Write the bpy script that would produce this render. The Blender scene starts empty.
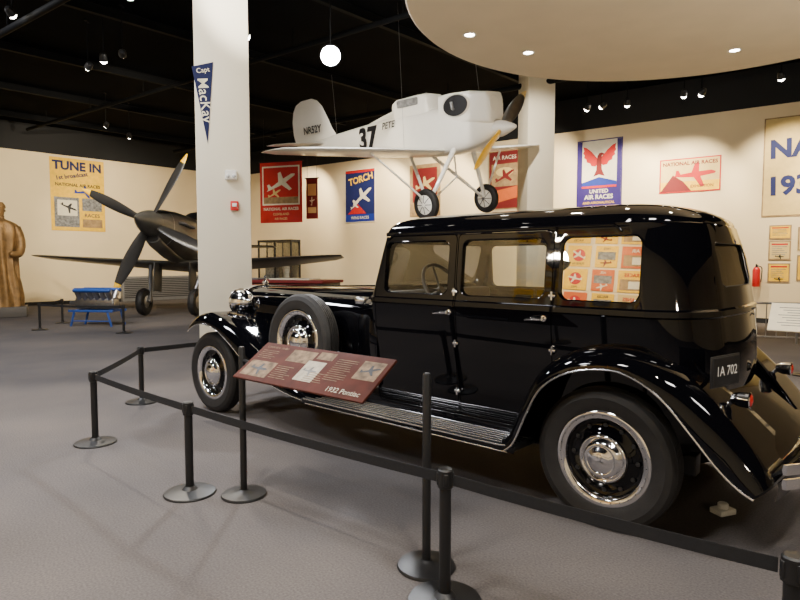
import bpy, bmesh, math, random
from mathutils import Vector, Matrix, Euler
from math import sin, cos, pi, radians, sqrt
random.seed(5)
SC = bpy.context.scene
COL = SC.collection

# ------------------------------------------------------------------ materials
def mat(name, col, rough=0.5, metal=0.0, coat=0.0, emit=0.0, var=0.06, scale=8.0, bump=0.0, spec=None, bscale=None, cior=None):
    m = bpy.data.materials.new(name); m.use_nodes = True
    nt = m.node_tree; b = nt.nodes['Principled BSDF']
    tc = nt.nodes.new('ShaderNodeTexCoord')
    nz = nt.nodes.new('ShaderNodeTexNoise'); nz.inputs['Scale'].default_value = scale
    nz.inputs['Detail'].default_value = 3
    nt.links.new(tc.outputs['Object'], nz.inputs['Vector'])
    rp = nt.nodes.new('ShaderNodeValToRGB')
    c = list(col)
    rp.color_ramp.elements[0].position = 0.3; rp.color_ramp.elements[1].position = 0.7
    rp.color_ramp.elements[0].color = [max(0, x*(1-var)) for x in c]+[1]
    rp.color_ramp.elements[1].color = [min(1, x*(1+var)) for x in c]+[1]
    nt.links.new(nz.outputs['Fac'], rp.inputs['Fac'])
    nt.links.new(rp.outputs['Color'], b.inputs['Base Color'])
    b.inputs['Roughness'].default_value = rough
    b.inputs['Metallic'].default_value = metal
    if coat: 
        b.inputs['Coat Weight'].default_value = coat; b.inputs['Coat Roughness'].default_value = 0.03
        if cior: b.inputs['Coat IOR'].default_value = cior
    if spec is not None: b.inputs['Specular IOR Level'].default_value = spec
    if emit:
        b.inputs['Emission Color'].default_value = c+[1]; b.inputs['Emission Strength'].default_value = emit
    if bump:
        n2 = nt.nodes.new('ShaderNodeTexNoise'); n2.inputs['Scale'].default_value = bscale or scale*6
        nt.links.new(tc.outputs['Object'], n2.inputs['Vector'])
        bp = nt.nodes.new('ShaderNodeBump'); bp.inputs['Strength'].default_value = bump
        bp.inputs['Distance'].default_value = 0.02
        nt.links.new(n2.outputs['Fac'], bp.inputs['Height']); nt.links.new(bp.outputs['Normal'], b.inputs['Normal'])
    return m

def wallmat(name, col, ztop):
    m = mat(name, col, rough=0.75, var=0.03, scale=1.2, bump=0.05, bscale=60)
    nt = m.node_tree; b = nt.nodes['Principled BSDF']
    geo = nt.nodes.new('ShaderNodeNewGeometry'); sp = nt.nodes.new('ShaderNodeSeparateXYZ')
    nt.links.new(geo.outputs['Position'], sp.inputs[0])
    gt = nt.nodes.new('ShaderNodeMath'); gt.operation = 'GREATER_THAN'; gt.inputs[1].default_value = ztop
    nt.links.new(sp.outputs['Z'], gt.inputs[0])
    mx = nt.nodes.new('ShaderNodeMix'); mx.data_type = 'RGBA'
    src = b.inputs['Base Color'].links[0].from_socket
    nt.links.new(gt.outputs[0], mx.inputs[0]); nt.links.new(src, mx.inputs[6])
    mx.inputs[7].default_value = (0.0025, 0.003, 0.004, 1)
    nt.links.new(mx.outputs[2], b.inputs['Base Color'])
    return m

M = {}
M['paint'] = mat('black_car_paint', (0.002,0.002,0.003), 0.2, 0, 1.0, var=0.2, scale=2, spec=0.0, cior=1.42)
M['chrome'] = mat('chrome', (0.85,0.85,0.87), 0.10, 1.0, var=0.02)
M['brighttrim'] = mat('polished_trim', (0.85,0.85,0.86), 0.22, 1.0, var=0.02)
M['dullmetal'] = mat('dull_metal', (0.35,0.35,0.36), 0.35, 1.0, var=0.1)
M['darkmetal'] = mat('dark_metal', (0.05,0.05,0.052), 0.3, 0.7, var=0.1)
M['rubber'] = mat('tyre_rubber', (0.014,0.013,0.013), 0.62, var=0.2, scale=20, bump=0.1)
M['blackmatte'] = mat('black_powder_coat', (0.008,0.008,0.009), 0.45, var=0.15, scale=15)
M['boardblack'] = mat('running_board_rubber', (0.005,0.005,0.005), 0.5, var=0.15, scale=15, spec=.3)
M['belt'] = mat('belt_webbing', (0.008,0.008,0.010), 0.8, var=0.2, scale=60, bump=0.2)
M['seat'] = mat('seat_fabric', (0.07,0.055,0.04), 0.9, var=0.15, scale=30, bump=0.2)
M['darkint'] = mat('dark_interior', (0.006,0.006,0.006), 0.5, spec=.2)
M['white'] = mat('white_aircraft_paint', (0.92,0.90,0.83), 0.3, 0, 0.4, var=0.02, scale=3)
M['black'] = mat('black_paint_letters', (0.01,0.01,0.012), 0.45)
M['yellow'] = mat('yellow_paint', (0.95,0.55,0.005), 0.4)
M['ygold'] = mat('poster_gold', (0.90,0.54,0.008), 0.6, var=0.1)
M['blue'] = mat('poster_blue', (0.008,0.028,0.28), 0.6)
M['navy'] = mat('poster_navy', (0.005,0.012,0.10), 0.7)
M['pennant'] = mat('pennant_felt', (0.004,0.008,0.055), 0.9)
M['purple'] = mat('poster_purple', (0.025,0.010,0.14), 0.6)
M['red'] = mat('poster_red', (0.52,0.010,0.008), 0.6)
M['dred'] = mat('poster_dark_red', (0.18,0.010,0.010), 0.7)
M['orange'] = mat('poster_orange', (0.65,0.13,0.02), 0.6)
M['cream'] = mat('poster_cream', (0.70,0.52,0.20), 0.7, var=0.05)
M['paper'] = mat('poster_paper', (0.78,0.72,0.55), 0.7, var=0.05)
M['grey'] = mat('poster_grey', (0.20,0.20,0.20), 0.7, var=0.5, scale=12)
M['tan'] = mat('poster_tan', (0.34,0.22,0.10), 0.7, var=0.3, scale=6)
M['panel'] = mat('sign_panel_print', (0.080,0.018,0.010), 0.6, var=0.25, scale=9, spec=.2)
M['ptan'] = mat('sign_photo_tan', (0.22,0.15,0.09), 0.6, var=0.5, scale=25, spec=.25)
M['ppaper'] = mat('sign_photo_pale', (0.50,0.45,0.36), 0.6, var=0.2, scale=25, spec=.25)
M['olive'] = mat('fighter_grey_paint', (0.075,0.075,0.070), 0.32, 0.25, var=0.3, scale=2)
M['bladegrey'] = mat('propeller_black', (0.030,0.030,0.031), 0.3, 0.1, var=0.15, scale=3)
M['bronze'] = mat('statue_bronze', (0.27,0.155,0.055), 0.5, 0.35, var=0.35, scale=5, bump=0.5, bscale=18)
M['stone'] = mat('plinth_stone', (0.10,0.09,0.08), 0.6)
M['engblue'] = mat('engine_stand_blue', (0.02,0.07,0.30), 0.4)
M['alarmred'] = mat('alarm_red', (0.55,0.01,0.01), 0.35)
M['plastic'] = mat('white_plastic', (0.75,0.74,0.70), 0.4)
M['vent'] = mat('vent_grey', (0.22,0.22,0.22), 0.5, 0.3)
M['pipe'] = mat('ceiling_black_steel', (0.003,0.0035,0.0045), 0.7, spec=.1)
M['bulb'] = mat('lamp_glow', (1.0,0.93,0.80), 0.5, emit=40.0, var=0.0)
M['bulbbig'] = mat('lamp_glow_strong', (0.95,0.97,1.0), 0.5, emit=400.0, var=0.0)
M['redlens'] = mat('red_lens', (0.45,0.01,0.01), 0.1, 0, 1.0)
M['lens'] = mat('headlamp_lens', (0.75,0.78,0.8), 0.08, 0.3, 1.0)
M['wall'] = wallmat('cream_wall_paint', (0.82,0.67,0.42), 5.27)
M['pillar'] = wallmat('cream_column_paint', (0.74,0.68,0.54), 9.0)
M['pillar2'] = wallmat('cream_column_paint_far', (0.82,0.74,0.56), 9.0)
M['soffit'] = mat('soffit_plaster', (0.70,0.58,0.40), 0.85, var=0.03, scale=2)
M['ceil'] = mat('ceiling_black', (0.0015,0.002,0.003), 0.95, var=0.5, scale=1.5, spec=.05)

def carpet():
    m = bpy.data.materials.new('grey_carpet'); m.use_nodes = True
    nt = m.node_tree; b = nt.nodes['Principled BSDF']; b.inputs['Roughness'].default_value = 0.95
    b.inputs['Specular IOR Level'].default_value = 0.12
    tc = nt.nodes.new('ShaderNodeTexCoord')
    n1 = nt.nodes.new('ShaderNodeTexNoise'); n1.inputs['Scale'].default_value = 0.45; n1.inputs['Detail'].default_value = 5
    n2 = nt.nodes.new('ShaderNodeTexNoise'); n2.inputs['Scale'].default_value = 90; n2.inputs['Detail'].default_value = 2
    wv = nt.nodes.new('ShaderNodeTexWave'); wv.inputs['Scale'].default_value = 14; wv.inputs['Distortion'].default_value = 9
    mp = nt.nodes.new('ShaderNodeMapping'); mp.inputs['Rotation'].default_value = (0,0,radians(-38))
    nt.links.new(tc.outputs['Object'], mp.inputs[0])
    for n in (n1,n2,wv): nt.links.new(mp.outputs[0], n.inputs['Vector'])
    r1 = nt.nodes.new('ShaderNodeValToRGB')
    r1.color_ramp.elements[0].position = .32; r1.color_ramp.elements[1].position = .68
    r1.color_ramp.elements[0].color = (0.096,0.090,0.094,1); r1.color_ramp.elements[1].color = (0.158,0.138,0.128,1)
    nt.links.new(n1.outputs['Fac'], r1.inputs['Fac'])
    a = nt.nodes.new('ShaderNodeMath'); a.operation='ADD'
    nt.links.new(n2.outputs['Fac'], a.inputs[0]); 
    ml = nt.nodes.new('ShaderNodeMath'); ml.operation='MULTIPLY'; ml.inputs[1].default_value=.08
    nt.links.new(wv.outputs['Fac'], ml.inputs[0]); nt.links.new(ml.outputs[0], a.inputs[1])
    mr = nt.nodes.new('ShaderNodeMapRange'); mr.inputs['From Min'].default_value=.2; mr.inputs['From Max'].default_value=1.0
    mr.inputs['To Min'].default_value=.66; mr.inputs['To Max'].default_value=1.34
    nt.links.new(a.outputs[0], mr.inputs['Value'])
    mx = nt.nodes.new('ShaderNodeMix'); mx.data_type='RGBA'; mx.blend_type='MULTIPLY'; mx.inputs[0].default_value=1
    nt.links.new(r1.outputs[0], mx.inputs[6]); nt.links.new(mr.outputs[0], mx.inputs[7])
    nt.links.new(mx.outputs[2], b.inputs['Base Color'])
    bp = nt.nodes.new('ShaderNodeBump'); bp.inputs['Strength'].default_value=.35; bp.inputs['Distance'].default_value=.01
    nt.links.new(n2.outputs['Fac'], bp.inputs['Height']); nt.links.new(bp.outputs[0], b.inputs['Normal'])
    return m
M['carpet'] = carpet()

def glass(name, refl, tint=(0.62,0.64,0.60)):
    m = bpy.data.materials.new(name); m.use_nodes = True
    nt = m.node_tree; nt.nodes.remove(nt.nodes['Principled BSDF']); out = nt.nodes['Material Output']
    tr = nt.nodes.new('ShaderNodeBsdfTransparent'); tr.inputs[0].default_value = (*tint,1)
    gl = nt.nodes.new('ShaderNodeBsdfGlossy'); gl.inputs['Roughness'].default_value = 0.01
    gl.inputs[0].default_value=(0.95,0.9,0.8,1)
    fr = nt.nodes.new('ShaderNodeLayerWeight'); fr.inputs['Blend'].default_value = 0.25
    mr = nt.nodes.new('ShaderNodeMapRange'); mr.inputs['To Min'].default_value = refl; mr.inputs['To Max'].default_value = .9
    nt.links.new(fr.outputs['Fresnel'], mr.inputs['Value'])
    mx = nt.nodes.new('ShaderNodeMixShader')
    nt.links.new(mr.outputs[0], mx.inputs[0]); nt.links.new(tr.outputs[0], mx.inputs[1]); nt.links.new(gl.outputs[0], mx.inputs[2])
    nt.links.new(mx.outputs[0], out.inputs['Surface'])
    return m
M['glass0'] = glass('car_front_door_glass', 0.01, (.92,.94,.92))
M['glass1'] = glass('car_rear_door_glass', 0.05, (.88,.92,.92))
M['glass2'] = glass('car_rear_quarter_glass', 0.74, (.2,.2,.18))
M['glass'] = glass('car_window_glass', 0.10)
M['clear'] = glass('clear_glass', 0.04, (.92,.94,.92))

# ------------------------------------------------------------------ geometry helpers
def xf(g, mtx):
    return ([mtx @ Vector(v) for v in g[0]], g[1])
def T(x,y,z): return Matrix.Translation((x,y,z))
def R(ax, deg): return Matrix.Rotation(radians(deg), 4, ax)
def S(x,y,z): return Matrix.Diagonal((x,y,z,1))

def g_box(sx,sy,sz,c=(0,0,0),bev=0.0):
    if bev>0:
        bm = bmesh.new(); bmesh.ops.create_cube(bm, size=1.0)
        bmesh.ops.scale(bm, vec=(sx,sy,sz), verts=bm.verts)
        bmesh.ops.bevel(bm, geom=list(bm.edges), offset=bev, segments=3, affect='EDGES', profile=0.5)
        bm.verts.index_update()
        V=[v.co+Vector(c) for v in bm.verts]; F=[[v.index for v in f.verts] for f in bm.faces]; bm.free()
        return (V,F)
    V=[Vector((c[0]+sx*a/2,c[1]+sy*b/2,c[2]+sz*d/2)) for a in(-1,1) for b in(-1,1) for d in(-1,1)]
    return (V,[[0,1,3,2],[4,6,7,5],[0,4,5,1],[2,3,7,6],[0,2,6,4],[1,5,7,3]])
def g_loft(rings, closed=True, caps=True):
    n=len(rings[0]); V=[Vector(p) for r in rings for p in r]; F=[]
    m=n if closed else n-1
    for i in range(len(rings)-1):
        for j in range(m):
            a=i*n+j; b=i*n+(j+1)%n; F.append([a,b,b+n,a+n])
    if caps and closed:
        F.append(list(range(n))[::-1]); F.append([ (len(rings)-1)*n+k for k in range(n)])
    return (V,F)
def g_lathe(prof, n=32, caps=False):
    rings=[[(r*cos(2*pi*k/n), r*sin(2*pi*k/n), z) for k in range(n)] for r,z in prof]
    return g_loft(rings, True, caps)
def g_tube(pts, r, n=8, closed=False, caps=True):
    P=[Vector(p) for p in pts]; m=len(P); rings=[]
    rr = r if isinstance(r,(list,tuple)) else [r]*m
    up=None
    for i in range(m):
        if closed: t=(P[(i+1)%m]-P[i-1]).normalized()
        else: t=(P[min(i+1,m-1)]-P[max(i-1,0)]).normalized()
        if up is None:
            up=Vector((0,0,1)) if abs(t.z)<.9 else Vector((1,0,0))
        s=t.cross(up).normalized(); up=s.cross(t).normalized()
        rings.append([P[i]+rr[i]*(cos(2*pi*k/n)*s+sin(2*pi*k/n)*up) for k in range(n)])
    if closed: rings.append(rings[0])
    return g_loft(rings, True, caps and not closed)
def g_cyl(r,h,n=24,z0=0): return g_lathe([(r,z0),(r,z0+h)],n,True)
def g_sphere(r,n=16,m=10,c=(0,0,0),s=(1,1,1)):
    prof=[(max(1e-6,r*sin(pi*i/m)), -r*cos(pi*i/m)) for i in range(m+1)]
    return xf(g_lathe(prof,n), T(*c)@S(*s))
def g_torus(R0,r,n=40,m=10):
    return g_tube([(R0*cos(2*pi*k/n),R0*sin(2*pi*k/n),0) for k in range(n)], r, m, closed=True)
def g_poly(pts, z=0.0, th=0.0):
    V=[Vector((p[0],p[1],z)) for p in pts]; n=len(pts)
    if th==0: return (V,[list(range(n))])
    V+= [Vector((p[0],p[1],z+th)) for p in pts]
    F=[list(range(n))[::-1],[n+i for i in range(n)]]+[[i,(i+1)%n,n+(i+1)%n,n+i] for i in range(n)]
    return (V,F)
def rrect(x0,x1,y0,y1,r,n=6):
    out=[]
    for cx,cy,a0 in((x1-r,y1-r,0),(x0+r,y1-r,90),(x0+r,y0+r,180),(x1-r,y0+r,270)):
        for k in range(n+1):
            a=radians(a0+90*k/n); out.append((cx+r*cos(a),cy+r*sin(a)))
    return out
def g_text(s,size,align='CENTER',spacing=1.0,bold=0.0):
    cu=bpy.data.curves.new('t','FONT'); cu.body=s; cu.size=size; cu.align_x=align; cu.align_y='CENTER'; cu.offset=bold*size
    cu.space_character=spacing; cu.resolution_u=3
    ob=bpy.data.objects.new('t',cu); COL.objects.link(ob)
    dg=bpy.context.evaluated_depsgraph_get(); me=bpy.data.meshes.new_from_object(ob.evaluated_get(dg))
    g=([v.co.copy() for v in me.vertices],[list(p.vertices) for p in me.polygons])
    bpy.data.objects.remove(ob); bpy.data.meshes.remove(me); bpy.data.curves.remove(cu)
    return g
def cr(pts,n):
    P=[Vector(p) for p in pts]; P=[2*P[0]-P[1]]+P+[2*P[-1]-P[-2]]; segs=len(P)-3; out=[]
    for i in range(n):
        t=i/(n-1)*segs; k=min(int(t),segs-1); t-=k; a,b,c,d=P[k:k+4]
        out.append(0.5*((2*b)+(c-a)*t+(2*a-5*b+4*c-d)*t*t+(3*b-a-3*c+d)*t**3))
    return out

def make(name, parts, parent=None, mtx=None, ang=35, merge=True, recalc=True):
    me=bpy.data.meshes.new(name); V=[];F=[];MI=[];mats=[]
    for g,mn in parts:
        if mn not in mats: mats.append(mn)
        o=len(V); V+=[tuple(v) for v in g[0]]; F+=[[i+o for i in f] for f in g[1]]; MI+=[mats.index(mn)]*len(g[1])
    me.from_pydata(V,[],F)
    for mn in mats: me.materials.append(M[mn])
    me.polygons.foreach_set('material_index',MI)
    if merge or recalc:
        bm=bmesh.new(); bm.from_mesh(me)
        if merge: bmesh.ops.remove_doubles(bm,verts=bm.verts,dist=1e-5)
        if recalc: bmesh.ops.recalc_face_normals(bm,faces=bm.faces)
        bm.to_mesh(me); bm.free()
    me.polygons.foreach_set('use_smooth',[True]*len(me.polygons))
    me.set_sharp_from_angle(angle=radians(ang)); me.update()
    ob=bpy.data.objects.new(name,me); COL.objects.link(ob)
    if parent: ob.parent=parent
    if mtx is not None:
        if parent: ob.matrix_local=mtx
        else: ob.matrix_world=mtx
    return ob
def empty(name,mtx=None,parent=None):
    e=bpy.data.objects.new(name,None); COL.objects.link(e); e.empty_display_size=.2
    if parent: e.parent=parent
    if mtx is not None:
        if parent: e.matrix_local=mtx
        else: e.matrix_world=mtx
    return e
def top(o,label,cat,group=None):
    o['label']=label; o['category']=cat
    if group: o['group']=group
    return o
def clone(o, mtx=None):
    n=o.copy(); COL.objects.link(n)
    if mtx is not None: n.matrix_world=mtx
    for c in list(o.children):
        k=clone(c); k.parent=n; k.matrix_parent_inverse=c.matrix_parent_inverse.copy(); k.matrix_basis=c.matrix_basis.copy()
    return n
def boolean(ob, cutters, op):
    for c in cutters:
        md=ob.modifiers.new('b','BOOLEAN'); md.operation=op; md.object=c; md.solver='EXACT'
    bpy.context.view_layer.update()
    dg=bpy.context.evaluated_depsgraph_get(); me=bpy.data.meshes.new_from_object(ob.evaluated_get(dg))
    ob.modifiers.clear(); old=ob.data; ob.data=me; me.name=old.name

# ------------------------------------------------------------------ room shell
C0=Vector((-7.1,26.6,0)); DR=Vector((.804,-.595,0)).normalized(); DL=Vector((-.684,-.729,0)).normalized()
ZC=6.2
A0=C0+DL*20; F0=C0+DR*31; D0=Vector((-8,-4,0)); E0=Vector((12,-7,0))
def wall(name,p,q,m='wall'):
    d=(q-p); L=d.length; d.normalize(); n=Vector((d.y,-d.x,0))
    cen=Vector((0,8,0))
    if (cen-p).dot(n)<0: n=-n
    mid=(p+q)/2-n*.1
    o=make(name,[(g_box(L+.3,.2,ZC,(0,0,ZC/2)),m)],mtx=T(*mid)@R('Z',math.degrees(math.atan2(d.y,d.x))))
    o['kind']='structure'; return o
wall('wall_left',A0,C0); wall('wall_right',C0,F0); wall('wall_west',D0,A0); wall('wall_back',D0,E0); wall('wall_east',E0,F0)
f=make('floor',[(g_box(46,46,.1,(0,10,-.05)),'carpet')]); f['kind']='structure'
c=make('ceiling',[(g_box(46,46,.1,(0,10,ZC+.05)),'ceil')]); c['kind']='structure'
def baseb(name,p,q):
    d=(q-p); L=d.length; d.normalize(); n=Vector((d.y,-d.x,0))
    if (Vector((0,8,0))-p).dot(n)<0: n=-n
    mid=(p+q)/2+n*.01
    o=make(name,[(g_box(L,.02,.12,(0,0,.06)),'blackmatte')],mtx=T(*mid)@R('Z',math.degrees(math.atan2(d.y,d.x))))
    o['kind']='structure'
baseb('baseboard_left',A0,C0); baseb('baseboard_right',C0,F0)
o=make('trim_1',[(g_box(.72,.72,ZC,(0,0,ZC/2),0.01),'pillar')],mtx=T(-2.53,8.75,0)@R('Z',14)); o['kind']='structure'
o=make('trim_2',[(g_box(.66,.66,ZC,(0,0,ZC/2),0.01),'pillar2')],mtx=T(3.28,14.7,0)@R('Z',10)); o['kind']='structure'
o=make('trim_3',[(g_lathe([(1e-5,4.6),(3.43,4.6),(3.45,4.62),(3.45,ZC-.01),(1e-5,ZC-.01)],128),'soffit')],mtx=T(3.5,7.1,0)); o['kind']='structure'

for i in range(7):
    p=C0+DL*2+DR*(1.5+i*3.4); 
    q=p+DL*17
    d=(q-p); mid=(p+q)/2
    b=make('ceiling_beam',[(g_box(d.length,.10,.015,(0,0,-.0075)),'pipe'),(g_box(d.length,.015,.16,(0,0,-.09)),'pipe'),(g_box(d.length,.10,.015,(0,0,-.17)),'pipe')],
        mtx=T(mid.x,mid.y,ZC)@R('Z',math.degrees(math.atan2(d.y,d.x))))
    top(b,'black painted steel ceiling beam crossing the hall','ceiling beam','ceiling beams')
for i,(sx,z,r) in enumerate([(3.5,5.75,.07),(8.5,5.8,.05),(12.5,5.7,.06)]):
    p=C0+DL*sx+DR*1; q=p+DR*22
    d=q-p; 
    g=[(g_tube([p+Vector((0,0,z)),(p+q)/2+Vector((0,0,z)),q+Vector((0,0,z))],r,16),'pipe')]
    for t in range(8):
        w=p+d*(t+.5)/8; g.append((g_tube([w+Vector((0,0,z)),w+Vector((0,0,ZC))],.012,6),'pipe'))
    b=make('ceiling_pipe',g); top(b,'round black pipe hung under the dark ceiling','pipe','ceiling pipes')

# ------------------------------------------------------------------ posters
def wallpose(origin, d_right, s, z, off=0.0):
    r=d_right.normalized(); n=Vector((r.y,-r.x,0))
    p=origin+r*s+n*off
    return Matrix(((r.x,0,n.x,p.x),(r.y,0,n.y,p.y),(0,1,0,z),(0,0,0,1)))
def shp(pts,mn,z=.012): return (g_poly(pts,z),mn)
def rect(x0,x1,y0,y1,mn,z=.012): return shp([(x0,y0),(x1,y0),(x1,y1),(x0,y1)],mn,z)
def txt(s,size,x,y,mn,rot=0,z=.018,sx=1,bold=0.01,sp=1.0,align='CENTER'): return (xf(g_text(s,size,bold=bold,spacing=sp,align=align),T(x,y,z)@R('Z',rot)@S(sx,1,1)),mn)
def plane_sil(cx,cy,s,rot,mn,z=.016):
    pts=[(-1,.02),(-.85,.06),(-.8,.3),(-.68,.3),(-.6,.09),(-.1,.12),(.1,.55),(.28,.55),(.25,.13),(.8,.12),(1,.02),(.95,-.06),(.3,-.12),(.45,-.62),(.28,-.62),(0,-.12),(-.6,-.05)]
    return (xf(g_poly(pts),T(cx,cy,z)@R('Z',rot)@S(s,s,1)),mn)
def poster(label,mtx,w,h,base,extra,name='poster',cat='poster',frame=None):
    g=[(g_box(w,h,.01,(0,0,.005)),base)]
    if frame: g=[(g_box(w+.06,h+.06,.008,(0,0,.004)),frame),(g_box(w,h,.01,(0,0,.006)),base)]
    o=make(name,g+extra,mtx=mtx,merge=False,recalc=False); top(o,label,cat); return o
def PL(s,z): return wallpose(C0,-DL,-s,z,.01)
def PR(s,z): return wallpose(C0,DR,s,z,.01)
poster('yellow vintage radio broadcast poster with grey photo on cream wall',PL(6.57,3.9),1.75,2.5,'ygold',[
  txt('TUNE IN',.42,0,1.0,'navy',bold=.04),txt('1st broadcast',.2,-.2,.66,'navy',12,bold=.03),
  txt('NATIONAL AIR RACES',.15,0,.34,'black',bold=.03),plane_sil(.2,.12,.38,10,'blue'),rect(-.8,.02,-1.15,-.1,'grey'),rect(-.7,-.05,-.75,-.2,'paper',.014),
  rect(.12,.8,-.55,-.1,'grey'),txt('RACES',.18,.45,-.72,'navy'),rect(.12,.8,-1.15,-.85,'tan'),plane_sil(-.35,-.45,.3,-20,'black',.018)],frame='ygold')
poster('blue vintage poster with yellow slanted TORCH lettering',PR(7.0,3.95),1.4,1.9,'navy',[
  txt('TORCH',.34,0.05,.60,'ygold',10,bold=.03),rect(-.7,.7,-.95,-.68,'blue'),plane_sil(.1,-.05,.55,35,'paper'),plane_sil(-.25,-.35,.25,35,'paper'),
  shp([(-.6,-.66),(-.1,-.3),(.3,-.66)],'red'),txt('WINS RACES',.15,0,-.81,'paper'),rect(-.7,.7,.85,.95,'red')],frame='paper')
poster('dark red and tan vintage aviation poster behind hanging racing plane',PR(9.9,3.95),1.2,1.7,'tan',[
  rect(-.5,.5,-.4,.75,'dred'),plane_sil(0,.2,.45,25,'cream'),txt('RACES',.25,0,-.6,'paper')],frame='tan')
poster('brown and dark red vintage poster with airplane over clouds',PR(12.9,4.06),1.05,1.75,'dred',[
  rect(-.45,.45,-.2,.5,'tan'),shp([(.3*cos(a*pi/8),.25+.14*sin(a*pi/8)) for a in range(16)],'cream',.014),shp([(-.5,-.75),(.5,-.55),(.5,-.2),(-.5,-.35)],'orange'),
  plane_sil(0,.1,.38,30,'dred',.018),txt('AIR RACES',.17,0,.68,'paper')],frame='tan')
lw=[(0,.35),(-.10,.48),(-.22,.62),(-.36,.74),(-.46,.78),(-.44,.66),(-.47,.60),(-.42,.54),(-.44,.47),(-.37,.42),(-.36,.34),(-.26,.30),(-.22,.22),(-.10,.20)]
rw=[(-x,y+.02) for x,y in lw][::-1]
body_=[(-.07,.36),(-.05,.50),(0,.57),(.07,.58),(.15,.53),(.07,.50),(.06,.36),(.08,.10),(.16,-.08),(.0,-.03),(-.16,-.08),(-.08,.10)]
poster('tall white poster with red eagle and dark purple side bands',PR(15.85,4.0),1.22,1.85,'paper',[
  rect(-.61,-.49,-.92,.92,'purple'),rect(.49,.61,-.92,.92,'purple'),rect(-.61,.61,-.92,-.36,'purple',.013),
  shp(lw,'red',.016),shp(rw,'red',.0162),shp(body_,'dred',.0175),shp([(-.49,-.36),(.49,-.36),(.49,-.24),(0,-.10),(-.49,-.24)],'blue',.014),rect(-.49,.49,-.40,-.34,'red',.017),
  txt('UNITED',.15,0,-.5,'paper',z=.02,bold=.02),txt('AIR RACES',.17,0,-.66,'paper',z=.02,bold=.02),txt('AND AERONAUTICAL',.09,0,-.82,'ygold',z=.02)],frame='purple')
poster('horizontal cream and red national air races poster',PR(18.2,3.76),1.4,.82,'cream',[
  rect(-.7,.7,-.41,-.16,'ygold'),shp([(-.7,-.41),(-.4,.02),(-.15,-.16),(.05,-.41)],'dred',.014),plane_sil(.1,.0,.52,4,'red'),txt('NATIONAL AIR RACES',.13,0,.3,'dred',bold=.03),
  txt('EXHIBITION',.1,.3,-.30,'dred')],frame='red')
poster('large cream banner with dark blue NATIONAL 1932 lettering',PR(21.92,3.78),4.1,2.3,'cream',[
  txt('NATIONAL',.60,-1.95,.40,'navy',bold=.04,align='LEFT',rot=1.5),txt('AIR RACES',.2,.3,-.08,'red'),txt('1932',.60,-2.0,-.48,'navy',bold=.04,align='LEFT',rot=1.5),
  plane_sil(1.0,-.6,.6,8,'navy')],name='banner',cat='banner',frame='tan')
for s,z,w,h,b in [(20.25,2.22,.40,.28,'ygold'),(20.25,1.78,.40,.40,'cream'),(20.25,1.24,.40,.40,'ygold'),(20.85,2.05,.42,.50,'cream'),(20.85,1.36,.42,.55,'ygold'),(21.6,1.9,.6,.8,'ygold')]:
    ex=[rect(-w*.42,w*.42,h*.32,h*.42,'red')]+[rect(-w*.4,w*.4*random.uniform(.3,1),h*(.2-.12*i),h*(.24-.12*i),'grey') for i in range(5)]
    if h>.39: ex.append(plane_sil(0,-h*.38,w*.25,0,'black'))
    poster('small framed printed display sheet on cream wall',PR(s,z),w,h,b,ex,name='framed_print',cat='framed print',frame='tan')
def hang(label,x,y,zt,w,h,base,extra,name='banner'):
    m=wallpose(Vector((x,y,0)),DR*.3+Vector((.7,-.15,0)),0,zt-h/2)
    o=make(name,[(g_box(w,h,.01,(0,0,.005)),base),(xf(g_cyl(.02,w+.1,10,-(w+.1)/2),T(0,h/2,0)@R('Y',90)),'blackmatte'),
      (g_tube([(-w*.4,h/2,0),(-w*.4,h/2+ZC-zt,0)],.006,6),'blackmatte'),(g_tube([(w*.4,h/2,0),(w*.4,h/2+ZC-zt,0)],.006,6),'blackmatte')]+extra,mtx=m,merge=False)
    top(o,label,'banner')
hang('red hanging air races banner with cream airplane scene and border',-3.93,20,4.8,1.57,2.0,'red',[
  rect(-.70,.70,-.42,.86,'paper'),rect(-.65,.65,-.37,.81,'red',.014),plane_sil(0,.30,.60,28,'paper',.018),plane_sil(-.25,-.05,.28,28,'cream',.017),rect(-.65,.65,-.37,-.16,'tan',.016),
  txt('NATIONAL AIR RACES',.13,0,-.55,'paper',bold=.02),txt('CLEVELAND',.11,0,-.72,'cream'),txt('AIR RACES',.10,0,-.87,'cream')])
hang('narrow dark red hanging banner',-3.05,21,4.4,.45,1.4,'dred',[rect(-.16,.16,.1,.5,'cream'),rect(-.16,.16,-.5,-.3,'cream'),plane_sil(0,-.1,.16,90,'paper')])
cm=T(-2.53,8.75,0)@R('Z',14)
pn=make('pennant',[(g_poly([(-.15,.5),(.13,.58),(.04,-.52)],0,.006),'pennant'),
   (xf(g_text('MacKay',.19,bold=.005),T(.01,.06,.011)@R('Z',-84)),'paper'),(xf(g_text('Capt',.09,bold=.005),T(-.005,.46,.011)@R('Z',12)),'paper')],
   mtx=cm@T(-.24,-.362,3.64)@R('X',90),merge=False,recalc=False)
top(pn,'navy blue felt pennant with white lettering pinned to column','pennant')
al=make('fire_alarm',[(g_box(.11,.05,.13,(0,0,0),.01),'alarmred'),(g_box(.06,.03,.05,(0,-.025,.01),.005),'plastic')],mtx=cm@T(.14,-.385,2.28))
top(al,'small red fire alarm pull box on cream column','fire alarm')
al=make('emergency_light',[(g_box(.16,.07,.13,(0,0,0),.012),'plastic'),(g_sphere(.025,10,6,(-.04,-.045,-.02)),'lens'),(g_sphere(.025,10,6,(.04,-.045,-.02)),'lens')],mtx=cm@T(.10,-.395,2.70))
top(al,'small white emergency light box on cream column','emergency light')

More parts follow.
